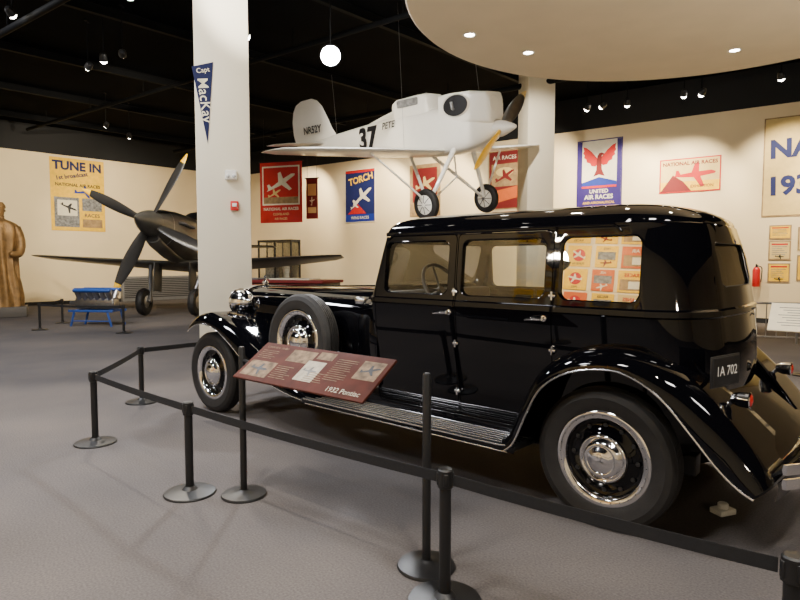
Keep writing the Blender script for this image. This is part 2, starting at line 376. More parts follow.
dW=(A0-D0).normalized(); nW=Vector((dW.y,-dW.x,0))
rows=[('ygold','TUNE IN'),('ygold','RACES'),('orange','AIR'),('ygold','RACES'),('cream','PLANES'),('ygold','1932'),('navy','AIR'),('ygold','RACES')]
k=0
for i in range(7):
    for j,z in enumerate((1.35,1.95,2.55,3.15,3.75,4.35)):
        b,t=rows[(k*3+i)%8]; k+=1; dk=b in('red','navy','tan','orange')
        w_=.54+.1*((i*7+j*3)%3)/2; v=(i*5+j*3)%3
        if v==0: g=[rect(-w_*.4,w_*.4,-.08,.12,'grey'),txt(t,.09,0,.19,'paper' if dk else 'navy'),plane_sil(0,-.16,.15,random.uniform(-20,40),'paper' if dk else 'dred')]
        elif v==1: g=[rect(-w_*.42,w_*.42,-.22,.05,'tan'),txt(t,.12,0,.15,'paper' if dk else 'red',bold=.02),rect(-w_*.3,w_*.1,-.18,.0,'paper',.014)]
        else: g=[shp([(.16*cos(a*pi/8),.02+.16*sin(a*pi/8)) for a in range(16)],'red'),txt(t,.08,0,-.20,'paper' if dk else 'black'),plane_sil(0,.02,.2,random.uniform(0,40),'paper')]
        poster('vintage air race poster in a dense poster display',wallpose(D0,dW,.7+i*.68+.04*(j%2),z,.01),w_,.54,b,g)['group']='poster display'

# ------------------------------------------------------------------ lights
def spot(name,p,t,power,size=70,col=(1,.86,.68),rad=.06,blend=.6):
    l=bpy.data.lights.new(name,'SPOT'); l.energy=power; l.spot_size=radians(size); l.color=col; l.shadow_soft_size=rad; l.spot_blend=blend
    o=bpy.data.objects.new(name,l); COL.objects.link(o)
    d=(Vector(t)-Vector(p)).normalized(); o.matrix_world=T(*p)@d.to_track_quat('-Z','Y').to_matrix().to_4x4(); return o
def fixture(p,t,power,size=75,col=(1,.86,.68),big=False,r=.07):
    p=Vector(p); t=Vector(t); d=(t-p).normalized(); q=d.to_track_quat('-Z','Y').to_matrix().to_4x4()
    e=empty('spotlight',T(*p))
    make('lamp_can',[(xf(g_lathe([(1e-5,.15),(r*.6,.145),(r*.9,.11),(r,.05),(r,.0),(r*.93,.0),(r*.9,.03)],20),q),'blackmatte')],e)
    make('bulb',[(xf(g_lathe([(r*.9,.02),(r*.9,-.01),(r*.75,-.035),(r*.45,-.055),(1e-5,-.06)],20),q),'bulbbig' if big else 'bulb')],e)
    make('hanger',[(g_tube([(0,0,.06),(0,0,ZC-p.z)],.010,8),'pipe'),(g_box(.05,.16,.02,(0,0,ZC-p.z-.02)),'pipe')],e)
    top(e,'black ceiling track spotlight'+(' with a very bright lamp' if big else ' with a warm glowing lamp'),'spotlight','ceiling spotlights')
    spot('lamp_beam',p+d*.16,t,power,size,col,rad=r*.8)
WL=lambda s,z:(C0+DL*s+Vector((0,0,z)))
WR=lambda s,z:(C0+DR*s+Vector((0,0,z)))
WARM=(1,.85,.62)
fixture((-6.1,12,5.3),WL(9,2.5),1200,60,WARM); fixture((-5.6,11.6,5.3),(-7,15,1.2),600,60,WARM); fixture((-5.1,11.3,5.3),WL(4,2.8),1300,60,WARM)
fixture((-8.2,17,5.3),WL(7,3.4),800,75,WARM); fixture((-8.0,18,5.2),WL(4.5,2.4),640,75,WARM)
fixture((-3.85,8.8,5.3),(-3.4,5,0),1000,52,(1,.88,.72),r=.09); fixture((-2.6,10.4,5.3),(-1,13,4),300,60,WARM)
fixture((4.65,15.2,5.3),WR(14,2.6),900,80,WARM); fixture((4.95,15.0,5.3),WR(12,3),900,80,WARM); fixture((5.5,14.8,5.3),WR(16.5,2.8),900,80,WARM)
fixture((6.5,14,5.3),WR(18,2.8),850,80,WARM); fixture((6.85,13.9,5.3),WR(16.6,2.4),650,80,WARM); fixture((7.9,12.7,5.3),WR(20.5,2.8),950,80,WARM)
fixture((8.8,12.1,5.3),WR(22,2.8),850,80,WARM)
fixture((-.6,19.5,5.4),WR(7.5,3),1000,90,WARM); fixture((1.6,17.8,5.4),WR(10,3),1000,90,WARM); fixture((-3.4,21.8,5.5),WR(3.5,2.6),850,95,WARM)
fixture((-1.13,10,4.85),(.1,4.6,1.1),1000,60,(.95,.97,1),big=True,r=.17)
fixture((-.3,6.6,5.7),(.4,12,3.9),950,55,(1,.94,.85)); fixture((-2.2,6.3,5.7),(-1.6,13.5,4.2),850,50,(1,.94,.85))  # two spotlights added above the view to brighten the racing plane
fixture((1.9,11.2,5.6),(3.28,14.7,3.6),800,60,(1,.92,.8)); fixture((-3.4,4.8,5.7),(-2.5,8.75,3.0),260,70,(1,.90,.76)); fixture((-6.6,10.5,5.7),(-6.3,16,2.2),750,60,(1,.92,.8))  # first spotlight here is added to brighten the far column
fixture((-1.2,1.2,5.7),(-1.6,3.0,0),700,36,(1,.86,.68)); fixture((.8,.2,5.7),(1.0,2.0,0),480,36,(1,.86,.68)); fixture((-3.6,3.2,5.7),(-3.6,4.2,0),420,34,(1,.9,.78))
for (x,y) in [(.95,8.4),(1.9,9.1),(2.4,6.9),(4.9,9.0),(3.4,5.2),(5.2,6.6),(1.2,6.2),(6.2,8.4)]:
    o=make('recessed_downlight',[(g_lathe([(.09,0),(.095,-.008),(.07,-.012),(.065,0)],24),'plastic'),(g_lathe([(1e-5,-.004),(.066,-.004)],24),'bulb')],mtx=T(x,y,4.6))
    top(o,'small round recessed downlight in plaster soffit','downlight','soffit downlights')
    spot('downlight_beam',(x,y,4.57),(x,y-.4,0),190,110,(1,.88,.7),rad=.06)
def area(p,t,power,sx,sy,col):
    l=bpy.data.lights.new('fill_panel_light','AREA'); l.shape='RECTANGLE'; l.size=sx; l.size_y=sy; l.energy=power; l.color=col
    o=bpy.data.objects.new('fill_panel_light',l); COL.objects.link(o)
    d=(Vector(t)-Vector(p)).normalized(); o.matrix_world=T(*p)@d.to_track_quat('-Z','Y').to_matrix().to_4x4()
for (x,y,pw) in [(-4.5,6,350),(-2.5,.8,260),(2.2,-.5,230),(-7,2,300),(-8.5,10,300),(5.5,-1,120)]:  # fill panels added on the unseen ceiling to brighten the floor
    area((x,y,ZC-.06),(x,y,0),pw,1.2,.6,(.96,.97,1.0) if x<-4 else (1,.96,.90))
    o=make('fill_panel_frame',[(g_loft([[(a*.64,b*.34,0) for a,b in((-1,-1),(1,-1),(1,1),(-1,1))],[(a*.64,b*.34,-.05) for a,b in((-1,-1),(1,-1),(1,1),(-1,1))]],True,False),'plastic')],mtx=T(x,y,ZC))
    top(o,'white rectangular frame of an added unseen fill panel','fill light','added fill panels')
for (x,y,z,tx,ty,pw) in [(6.3,4.2,2.1,4.2,7.2,620),(-2.3,2.3,2.1,2.0,6.6,480),(3.2,-1.2,2.3,3.6,5.6,620)]:  # uplighters added outside the view to brighten the soffit underside
    e=empty('added_uplighter',T(x,y,0)); top(e,'added unseen black uplighter lamp that brightens the soffit','fill lamp','added uplighters')
    make('stand',[(g_lathe([(1e-5,0),(.15,0),(.15,.02),(.02,.03),(.015,z-.12)],24),'blackmatte')],e)
    make('lamp_bowl',[(g_lathe([(.015,z-.12),(.06,z-.11),(.12,z-.05),(.14,z),(.135,z),(.11,z-.045),(1e-5,z-.1)],24),'blackmatte')],e)
    spot('soffit_fill_beam',(x,y,z+.03),(tx,ty,4.6),pw,110,(1,.88,.70),rad=.1)
for s in(1.6,4.0,6.4):
    p=D0+dW*s; q=p+nW*2.6
    fixture((q.x,q.y,5.6),(p.x,p.y,2.6),480,85,(1,.80,.48))

# ------------------------------------------------------------------ CAR
car=empty('vintage_sedan',T(1.659,3.895,0)@R('Z',138.6))
top(car,'glossy black 1930s long sedan with chrome trim and side-mounted spare wheel','car')
WB=4.02
def outline(z,xr,xf_,hw,rrx,rry,rf,ins=0.0):
    xr+=ins; xf_-=ins; hw=max(.004,hw-ins)
    rry=min(rry,hw*.98); rfy=min(rf,hw*.95); rrx=min(rrx,(xf_-xr)*.45)
    P=[]
    n=34
    for i in range(n): P.append((xf_-rf+( (xr+rrx)-(xf_-rf))*i/n, hw, z))
    for i in range(18):
        a=radians(90*i/18); P.append((xr+rrx-rrx*sin(a), hw-rry+rry*cos(a), z))
    for i in range(10): P.append((xr-.02*sin(pi*i/10),(hw-rry)-2*(hw-rry)*i/10,z))
    for i in range(18):
        a=radians(90-90*i/18); P.append((xr+rrx-rrx*sin(a), -(hw-rry)-rry*max(0,cos(a)), z))
    for i in range(n): P.append((xr+rrx+((xf_-rf)-(xr+rrx))*i/n,-hw,z))
    for i in range(5):
        a=radians(90*i/5); P.append((xf_-rf+rf*sin(a),-(hw-rfy)-rfy*cos(a),z))
    for i in range(10): P.append((xf_,-(hw-rfy)+2*(hw-rfy)*i/10,z))
    for i in range(5):
        a=radians(90-90*i/5); P.append((xf_-rf+rf*sin(a),(hw-rfy)+rfy*cos(a),z))
    return P
LV=[(.42,-.42,1.86,.66),(.50,-.47,1.86,.68),(.62,-.51,1.86,.695),(.75,-.525,1.86,.71),(.9,-.525,1.86,.727),(1.05,-.515,1.86,.742),(1.195,-.497,1.86,.752),
    (1.205,-.507,1.865,.764),(1.235,-.505,1.865,.764),(1.245,-.493,1.855,.752),(1.32,-.482,1.835,.745),(1.42,-.465,1.81,.737),(1.52,-.445,1.785,.728),(1.6,-.422,1.765,.72),(1.68,-.395,1.745,.711),
    (1.70,-.388,1.745,.716),(1.715,-.383,1.745,.716),(1.722,-.375,1.735,.704)]
for i in range(1,19):
    a=radians(90*i/18.5); cc=cos(a)**.75; s_=sin(a)**.9
    LV.append((1.722+.142*s_, -.375+.62*(1-cc)**.9, 1.73-.55*(1-cc), .70*cc))
def rings(ins,zf=None):
    out=[]
    for (z,a,b,c) in LV:
        zz=zf(z) if zf else z
        k=1.0 if z<1.722 else max(.05,c/.70)
        out.append(outline(zz,a,b,c,.32*k,.42*k,.05,ins))
    return out
shell=make('car_body',[(g_loft(rings(0)),'paint')])
inner=make('cut_inner',[(g_loft(rings(.04,lambda z:.50+(z-.42)*(1.815-.50)/(1.864-.42))),'darkint')])
WIN=[(1.125,1.715),(.40,1.02),(-.165,.31)]
WZ0,WZ1=1.278,1.648
def cutprism_y(x0,x1,z0,z1,r,y0=-1,y1=1):
    o=rrect(x0,x1,z0,z1,r); return g_loft([[(a,y0,b) for a,b in o],[(a,y1,b) for a,b in o]])
cuts=[inner]
for x0,x1 in WIN: cuts.append(make('cut',[(cutprism_y(x0,x1,WZ0,WZ1,.055),'darkint')]))
o_=rrect(-.34,.34,1.36,1.61,.06); cuts.append(make('cut',[(g_loft([[(-1,a,b) for a,b in o_],[(-.2,a,b) for a,b in o_]]),'darkint')]))
o_=rrect(-.62,.62,1.31,1.64,.05); cuts.append(make('cut',[(g_loft([[(1.5,a,b) for a,b in o_],[(2.2,a,b) for a,b in o_]]),'darkint')]))
boolean(shell,cuts,'DIFFERENCE')
for c_ in cuts: bpy.data.objects.remove(c_)
DO=[(1.066,1.80),(.35,1.054)]
doors=[]
for x0,x1 in DO:
    d=shell.copy(); d.data=shell.data.copy(); d.name='door'; COL.objects.link(d)
    cb=make('cut',[(cutprism_y(x0+.004,x1-.004,.464,1.684,.03,.5,1),'paint')])
    boolean(d,[cb],'INTERSECT'); bpy.data.objects.remove(cb); d.parent=car; doors.append(d)
cb=[make('cut',[(cutprism_y(x0-.002,x1+.002,.458,1.69,.034,.5,1),'paint')]) for x0,x1 in DO]
boolean(shell,cb,'DIFFERENCE'); 
for c_ in cb: bpy.data.objects.remove(c_)
shell.parent=car
for o in [shell]+doors:
    me=o.data
    me.polygons.foreach_set('use_smooth',[True]*len(me.polygons)); me.set_sharp_from_angle(angle=radians(32))
    wn=o.modifiers.new('wn','WEIGHTED_NORMAL'); wn.keep_sharp=True; wn.weight=80
def ysurf(z): return .752-(z-1.245)*.0943 if z>1.245 else .727+(z-.9)*.08
for d,(x0,x1),hx in ((doors[0],DO[0],1.08),(doors[1],DO[1],.37)):
    y=ysurf(1.16)
    make('door_handle',[(g_tube([(hx+.03,y-.01,1.16),(hx+.03,y+.03,1.16)],.011,10),'chrome'),(g_tube([(hx+.03,y+.03,1.16),(hx+.07,y+.042,1.16),(hx+.11,y+.038,1.155),(hx+.14,y+.034,1.15)],[.013,.013,.01,.007],10),'chrome'),
      (xf(g_lathe([(1e-5,.012),(.018,.01),(.024,0)],16),T(hx+.03,y-.006,1.16)@R('X',-90)),'chrome')],d)
for hx,zz in ((1.06,1.3),(1.06,.95),(1.06,.62),(.345,1.3),(.345,.97)):
    y=ysurf(zz)
    make('door_hinge',[(g_box(.045,.02,.02,(hx,y+.004,zz),.005),'chrome'),(xf(g_cyl(.008,.05,10,-.025),T(hx,y+.013,zz)),'chrome')],car)
def gl_pts(x0,x1,z0,z1,side,off):
    return [(a,side*(ysurf(b)+off),b) for a,b in rrect(x0,x1,z0,z1,.055)]
for i,(x0,x1) in enumerate(WIN):
    for side in(1,-1):
        par=doors[i] if (side==1 and i<2) else car
        g=gl_pts(x0-.01,x1+.01,WZ0-.01,WZ1+.01,side,-.022)
        make('window_glass',[((([Vector(p) for p in g]),[list(range(len(g)))]),'glass%d'%i if side==1 else 'clear')],par)
        make('window_frame',[(g_tube(gl_pts(x0,x1,WZ0,WZ1,side,-.002),.004,6,closed=True),'paint')],par)
rx=lambda z:-.502+(z-1.32)*.235
make('rear_window_glass',[((([Vector((rx(b)+.03,a,b)) for a,b in rrect(-.35,.35,1.35,1.62,.06)]),[list(range(28))]),'glass')],car)
make('rear_window_frame',[(g_tube([(rx(b)+.004+.02*(abs(a)/.34)**3,a,b) for a,b in rrect(-.34,.34,1.36,1.61,.06)],.005,6,closed=True),'darkmetal')],car)
make('windshield_glass',[((([Vector((1.835-(b-1.32)*.25-.02,a,b)) for a,b in rrect(-.63,.63,1.30,1.65,.05)]),[list(range(28))]),'clear')],car)
make('drip_rail',[(g_tube(cr([(1.70,.715,1.66),(1.6,.720,1.705),(1.3,.722,1.712),(.6,.722,1.712),(0.05,.722,1.712),(-.01,.720,1.705),(-.05,.716,1.67)],40),.006,8),'paint')],car)
make('sun_visor',[(g_loft([[(1.72,-.62,1.70),(1.72,.62,1.70),(1.72,.62,1.69),(1.72,-.62,1.69)],[(1.80,-.6,1.665),(1.80,.6,1.665),(1.80,.6,1.657),(1.80,-.6,1.657)]]),'paint')],car)
def hring(x,w,zt,zb=.55,e=.62):
    P=[(x,w*.97,zb)]
    for k in range(25):
        a=pi*k/24; c_=cos(a); P.append((x,w*(1 if c_>=0 else -1)*abs(c_)**e,.86+(zt-.86)*sin(a)**e if sin(a)>0 else .86))
    P.append((x,-w*.97,zb)); return P
make('cowl',[(g_loft([hring(1.80,.735,1.275),hring(1.86,.73,1.295),hring(1.95,.70,1.298),hring(2.06,.655,1.292),hring(2.09,.645,1.29)]),'paint')],car)
HL=2.05
hs=[(2.10,.64,1.29)]+[(2.1+HL*t/8,.64-.30*(t/8)**.9,1.29-.06*t/8) for t in range(1,9)]
hood=make('hood',[(g_loft([hring(*h) for h in hs]),'paint')],car)
g=[]
for i in range(28):
    x=2.35+i*.055; t=(x-2.1)/HL; w=.64-.30*t**.9
    g.append((xf(g_box(.018,.02,.24,(0,0,0),.006),T(x,w*.99,.80)@R('Z',12)),'paint'))
    g.append((xf(g_box(.018,.02,.24,(0,0,0),.006),T(x,-w*.99,.80)@R('Z',-12)),'paint'))
make('louvre_panel',g,hood)
make('hood_hinge_strip',[(g_tube([(2.06,0,1.297),(3.0,0,1.266),(4.15,0,1.236)],.007,8),'chrome')],hood)
make('hood_side_moulding',[(g_tube([(2.0,.685,1.2),(2.1,.63,1.20),(3,.51,1.17),(4.15,.335,1.14)],.006,8),'chrome')],hood)
X=4.15
make('radiator_shell',[(g_loft([hring(X,.345,1.235,.5),hring(X+.02,.36,1.25,.48),hring(X+.11,.355,1.25,.46),hring(X+.13,.34,1.235,.47)]),'chrome')],car)
g=[(g_loft([hring(X+.131,.30,1.18,.52),hring(X+.138,.30,1.18,.52)]),'darkint')]
for i in range(23): 
    y=-.275+i*.025; g.append((g_tube([(X+.145,y,.53),(X+.15,y,1.12-.9*y*y)],.004,6),'chrome'))
make('radiator_grille',g,car)
make('radiator_cap',[(xf(g_lathe([(.03,-.02),(.035,0),(.035,.02),(.02,.03),(.012,.06),(.02,.08),(1e-5,.1)],20),T(X+.06,0,1.26)),'chrome')],car)
def fender_g(crest,lip,yi,ym,yo,n=64,sgn=1,tuck=0.0):
    A=cr([(x,0,z) for x,z in crest],n); B=cr([(x,0,z) for x,z in lip],n); rs=[]
    for a,b in zip(A,B):
        # toward the tail the crown sweeps further in and the outer edge wraps round
        q0=max(0,min(1,(-a.x-.35)/.5)); yi_=yi-tuck*q0*.35; yo_=yo-tuck*.05*q0*q0
        r=[]
        for k in range(6):
            t=k/6; r.append((a.x-.03*q0*(1-t),sgn*(yi_+(ym-yi_)*t),a.z-.012*(1-t)))
        for k in range(13):
            q=radians(7.5*k); p=b+(a-b)*cos(q); r.append((p.x,sgn*(ym+(yo_-ym)*sin(q)),p.z))
        r.append((b.x,sgn*(yo_-.012),b.z-.004)); rs.append(r)
    bead=[(b.x,yo-tuck*.05*max(0,min(1,(-a.x-.35)/.5))**2,b.z-.004) for a,b in zip(A,B)]
    return g_loft(rs,False,False),bead
rc=[(.64,.39),(.56,.47),(.48,.68),(.37,.865),(.20,.985),(0,1.03),(-.2,1.02),(-.40,.94),(-.57,.79),(-.70,.64),(-.79,.52),(-.83,.45)]
rl=[(.56,.36),(.49,.43),(.41,.61),(.32,.775),(.165,.885),(-.03,.93),(-.18,.915),(-.345,.82),(-.49,.66),(-.61,.515),(-.70,.43),(-.76,.395)]
fc=[(4.20,.86),(4.16,.92),(4.08,.97),(3.98,.995),(3.86,1.0),(3.6,.94),(3.33,.81),(3.07,.67),(2.8,.55),(2.6,.47),(2.45,.42),(2.36,.395)]
fl=[(4.17,.80),(4.13,.83),(4.07,.86),(3.98,.885),(3.86,.895),(3.65,.85),(3.42,.72),(3.18,.56),(2.9,.45),(2.68,.395),(2.5,.372),(2.36,.365)]
sh=lambda P:[(x+.12*min(1,(x-2.36)/1.4),z) for x,z in P]
fc=sh(fc); fl=sh(fl)
for sgn in(1,-1):
    g,B=fender_g(rc,rl,.58,.76,.93,sgn=sgn,tuck=1.0)
    fo=make('rear_fender',[(g,'paint')],car,ang=60); sm=fo.modifiers.new('s','SOLIDIFY'); sm.thickness=.008
    make('fender_bead',[(g_tube([(p[0],sgn*p[1],p[2]) for p in B],.006,8),'brighttrim')],fo)
    g,B=fender_g(fc,fl,.33,.74,.90,sgn=sgn)
    fo=make('front_fender',[(g,'paint')],car,ang=60); sm=fo.modifiers.new('s','SOLIDIFY'); sm.thickness=.008
    make('fender_bead',[(g_tube([(p[0],sgn*p[1],p[2]) for p in B],.005,8),'brighttrim')],fo)
    g=[(g_box(2.00,.27,.03,(1.49,sgn*.775,.375),.008),'boardblack'),(g_tube([(.50,sgn*.920,.400),(.60,sgn*.914,.386),(1.5,sgn*.912,.384),(2.46,sgn*.910,.388)],.007,8),'brighttrim'),(g_tube([(.54,sgn*.914,.350),(2.44,sgn*.910,.352)],.005,8),'brighttrim'),(g_box(1.98,.006,.04,(1.49,sgn*.908,.365),.002),'paint')]
    for k in range(6): g.append((g_tube([(.52,sgn*(.675+k*.040),.392),(2.48,sgn*(.675+k*.040),.392)],.0048,8),'brighttrim'))
    make('running_board',g,car)
    make('splash_apron',[(g_loft([[(.4,sgn*.66,.46),(.4,sgn*.67,.36)],[(2.5,sgn*.66,.46),(2.5,sgn*.67,.36)]],False,False),'paint')],car)
make('chassis',[(g_box(4.6,.1,.12,(1.9,.42,.36),.01),'blackmatte'),(g_box(4.6,.1,.12,(1.9,-.42,.36),.01),'blackmatte'),(g_box(.1,1.3,.1,(0,0,.36),.02),'blackmatte'),(g_box(.1,1.3,.1,(WB,0,.36),.02),'blackmatte'),
   (g_box(2.0,1.2,.06,(1.1,0,.42)),'blackmatte')],car)
vy=[-.70,-.6,-.5,-.3,-.15,0,.15,.3,.5,.6,.70]
vp=cr([(-.40,0,.86),(-.50,0,.80),(-.60,0,.71),(-.71,0,.60),(-.79,0,.50),(-.83,0,.42),(-.82,0,.34)],20)
make('rear_apron',[(g_loft([[(p.x-.05*(1-(y/.70)**2)*min(1,(.86-p.z)/.3),y,p.z) for p in vp] for y in vy],False,False),'paint')],car,ang=70)
def wheel_parts(par):
    tp=[(.265,-.055),(.275,-.07),(.31,-.082),(.35,-.082),(.378,-.072),(.392,-.058),(.398,-.045)]
    for k in range(5):
        y=-.04+k*.02; tp+=[(.400,y-.006),(.400,y+.006),(.394,y+.008),(.394,y+.012)]
    tp+=[(.398,.045),(.392,.058),(.378,.072),(.35,.082),(.345,.0835),(.34,.082),(.31,.082),(.275,.07),(.265,.055)]
    Q=R('X',-90)
    make('tyre',[(xf(g_lathe(tp,72),Q),'rubber')],par,ang=25)
    g=[(xf(g_lathe([(.27,-.06),(.27,-.05),(.25,-.03),(.24,.02),(.25,.05),(.27,.056),(.272,.066),(.266,.071),(.256,.072),(.244,.069),(.232,.065),(.224,.058),(.218,.045),(.216,.03)],72),Q),'chrome')]
    for k in range(28):
        a=2*pi*k/28; g.append((g_sphere(.004,8,5,(.246*cos(a),.070,.246*sin(a))),'darkmetal'))
    make('wheel_rim',g,par,ang=60)
    g=[(xf(g_lathe([(.222,.03),(.20,.018),(.18,.02),(.150,.045),(.14,.05)],48),Q),'paint')]
    for k in range(12):
        a=2*pi*k/12; g.append((xf(g_lathe([(.013,-.002),(.012,.006),(1e-5,.008)],10),T(.185*cos(a),.024,.185*sin(a))@Q),'darkmetal'))
    make('wheel_disc',g,par)
    make('hub_cap',[(xf(g_lathe([(.136,.045),(.136,.060),(.130,.068),(.122,.068),(.118,.063),(.112,.068),(.104,.082),(.090,.092),(.080,.094),(.076,.090),(.070,.092),(.055,.104),(.030,.111),(1e-5,.113)],56),Q),'chrome')],par,ang=60)
wh=empty('wheel',T(0,.735,.4),car); wheel_parts(wh)
def wclone(m):
    n=wh.copy(); COL.objects.link(n); n.parent=car; n.matrix_local=m
    for c_ in wh.children:
        k=c_.copy(); COL.objects.link(k); k.parent=n; k.matrix_local=c_.matrix_local
    return n
wclone(T(WB,.735,.4)); wclone(T(0,-.735,.4)@R('Z',180)); wclone(T(WB,-.735,.4)@R('Z',180))
sp_=wclone(T(2.64,.765,.83)@R('X',4)); sp_.name='spare_wheel'
sp_=wclone(T(2.64,-.765,.83)@R('X',-4)@R('Z',180)); sp_.name='spare_wheel'
for sgn in(1,-1):
    hl=empty('headlamp',T(4.12,sgn*.36,1.08),car)
    make('lamp_bowl',[(xf(g_lathe([(1e-5,-.17),(.03,-.165),(.07,-.14),(.105,-.09),(.125,-.03),(.132,.03)],36),R('Y',90)),'chrome')],hl)
    make('lamp_rim',[(xf(g_torus(.133,.011,40,10),T(.035,0,0)@R('Y',90)),'chrome')],hl)
    make('lamp_lens',[(xf(g_lathe([(1e-5,.065),(.07,.055),(.13,.035)],32),R('Y',90)),'lens')],hl)
    make('lamp_post',[(g_tube([(0,0,-.12),(0,sgn*.03,-.28)],.014,10),'chrome')],hl)
make('lamp_crossbar',[(g_tube(cr([(4.14,-.42,.80),(4.28,-.2,.88),(4.31,0,.90),(4.28,.2,.88),(4.14,.42,.80)],20),.013,10),'chrome')],car)
for x,nm,hwid in((4.50,'front_bumper',.58),(-.96,'rear_bumper',.74)):
    s_=1 if x>0 else -1; g=[]
    for z in(.45,.52):
        pts=cr([(x-s_*.10,-hwid,z),(x-s_*.02,-hwid*.8,z),(x+s_*.01,-.3,z),(x+s_*.01,.3,z),(x-s_*.02,hwid*.8,z),(x-s_*.10,hwid,z)],30)
        g.append((g_loft([[(p.x-.008,p.y,p.z-.025),(p.x+.008,p.y,p.z-.025),(p.x+.012,p.y,p.z),(p.x+.008,p.y,p.z+.025),(p.x-.008,p.y,p.z+.025)] for p in pts]),'chrome'))
    for y in(-.42,.42): g.append((g_box(.03,.05,.16,(x+s_*.01,y,.485),.01),'chrome')); g.append((g_tube([(x,y,.48),(x-s_*.25,y,.40)],.02,8),'blackmatte'))
    make(nm,g,car)
for sgn in(1,-1):
    TLm=T(-.655,sgn*.60,.80)@R('Y',90)@S(.85,.85,.85)
    make('tail_lamp',[(xf(g_lathe([(1e-5,.08),(.03,.07),(.045,.03),(.048,-.02)],24),TLm),'chrome'),(g_tube([(-.62,sgn*.60,.80),(-.54,sgn*.60,.74)],.012,8),'chrome'),
        (xf(g_lathe([(.048,-.02),(.052,-.028),(.045,-.034)],24),TLm),'chrome'),(xf(g_lathe([(.044,-.03),(.03,-.04),(1e-5,-.045)],24),TLm),'redlens')],car)
pm_=T(-.575,.66,.95)@R('Z',-14)
pt=xf(g_text('1A 702',.070,bold=.005),pm_@Matrix(((0,0,-1,-.008),(-1,0,0,0),(0,1,0,0),(0,0,0,1))))
make('license_plate',[(xf(g_box(.012,.26,.145,(0,0,0),.004),pm_),'blackmatte'),(pt,'plastic'),(xf(g_box(.008,.275,.16,(.003,0,0),.003),pm_),'darkmetal'),(g_tube([(-.56,.64,.95),(-.50,.57,.90),(-.42,.50,.86)],.012,8),'chrome')],car,merge=False)
def seatg(x,w=.64):
    return [(g_box(.5,w*2,.16,(x+.2,0,.72),.05),'seat'),(xf(g_box(.14,w*2,.50,(0,0,0),.06),T(x-.06,0,.96)@R('Y',-8)),'seat')]
make('front_seat',seatg(1.02),car); make('rear_seat',seatg(-.12,.52),car)
make('interior_floor',[(g_box(2.1,1.24,.03,(.8,0,.52)),'darkint')],car)
make('dashboard',[(g_box(.12,1.34,.2,(1.74,0,1.18),.04),'darkint')],car)
stw=empty('steering_wheel',T(1.44,.38,1.30)@R('Y',-60),car)
make('wheel_ring',[(g_torus(.205,.014,40,8),'black')],stw)
make('wheel_spoke',[(g_tube([(-.2,0,0),(0,0,-.03),(.2,0,0)],.008,6),'black'),(g_tube([(0,-.2,0),(0,0,-.03),(0,.2,0)],.008,6),'black'),(g_cyl(.03,.03,16,-.04),'black'),(g_tube([(0,0,-.03),(0,0,-.38)],.018,8),'black')],stw)
make('cowl_lamp',[(g_sphere(.035,14,8,(1.99,.72,1.2),(1.6,1,1)),'chrome')],car)

# ------------------------------------------------------------------ barriers
def stanchion(x,y):
    e=empty('stanchion',T(x,y,0))
    make('base',[(g_lathe([(1e-5,0),(.162,0),(.165,.006),(.16,.014),(.12,.022),(.05,.03),(.036,.045),(.03,.05)],40),'blackmatte')],e)
    make('post',[(g_lathe([(.026,.03),(.026,.52)],20),'blackmatte')],e)
    make('belt_cassette',[(g_lathe([(.026,.515),(.034,.52),(.034,.596),(.028,.602),(1e-5,.604)],24),'blackmatte'),(g_box(.076,.02,.055,(0,0,.558),.004),'blackmatte'),(g_box(.02,.076,.055,(0,0,.558),.004),'blackmatte')],e)
    return top(e,'low black barrier post with round base','stanchion','barrier stanchions')
SP=[(-2.53,4.90),(-2.77,6.36),(-1.366,3.816),(.198,2.565),(1.21,1.79),(-1.2,8.3)]
s0=stanchion(*SP[0]); 
FP=[(-7.96,13.2),(-8.3,14.7),(-5.83,12.6)]
for p in SP[1:]+FP: 
    clone(s0,T(p[0],p[1],0))
def belt(a,b,sag=.008):
    a=Vector((*a,.558)); b=Vector((*b,.558)); d=(b-a).normalized(); a=a+d*.04; b=b-d*.04; n=Vector((-d.y,d.x,0))*.0015; rs=[]
    for i in range(17):
        t=i/16; p=a+(b-a)*t; p.z-=sag*4*t*(1-t); w=.024
        rs.append([p+n+Vector((0,0,w)),p-n+Vector((0,0,w)),p-n-Vector((0,0,w)),p+n-Vector((0,0,w))])
    o=make('barrier_belt',[(g_loft(rs),'belt')]); top(o,'black webbing barrier belt stretched between posts','barrier belt','barrier belts')
belt(SP[0],SP[1]); belt(SP[0],SP[2]); belt(SP[2],SP[3],.012); belt(SP[3],SP[4]); belt(SP[1],SP[5]); belt(FP[0],FP[1],.01); belt(FP[0],FP[2],.02); 
def tallpost(x,y,name='barrier_post'):
    e=empty(name,T(x,y,0))
    make('base',[(g_lathe([(1e-5,0),(.142,0),(.145,.006),(.14,.016),(.09,.022),(.035,.03),(.024,.04)],40),'blackmatte')],e)
    make('post',[(g_lathe([(.021,.03),(.021,.955),(.015,.965),(1e-5,.967)],20),'blackmatte')],e)
    return e
top(tallpost(.130,2.87),'tall slim black post with round base beside the sign','barrier post')
ss=tallpost(-1.006,3.784,'sign_stand'); top(ss,'black floor stand holding a tilted brown-red information panel','sign stand')
r_=Vector((.77,-.638,0)).normalized(); h_=Vector((.638,.77,0)).normalized(); u_=(h_*.83+Vector((0,0,.555))).normalized(); n_=r_.cross(u_)
pc=Vector((-.516,3.384,.89))
pm=Matrix(((r_.x,u_.x,n_.x,pc.x+1.006),(r_.y,u_.y,n_.y,pc.y-3.784),(r_.z,u_.z,n_.z,pc.z),(0,0,0,1)))
ln=[]
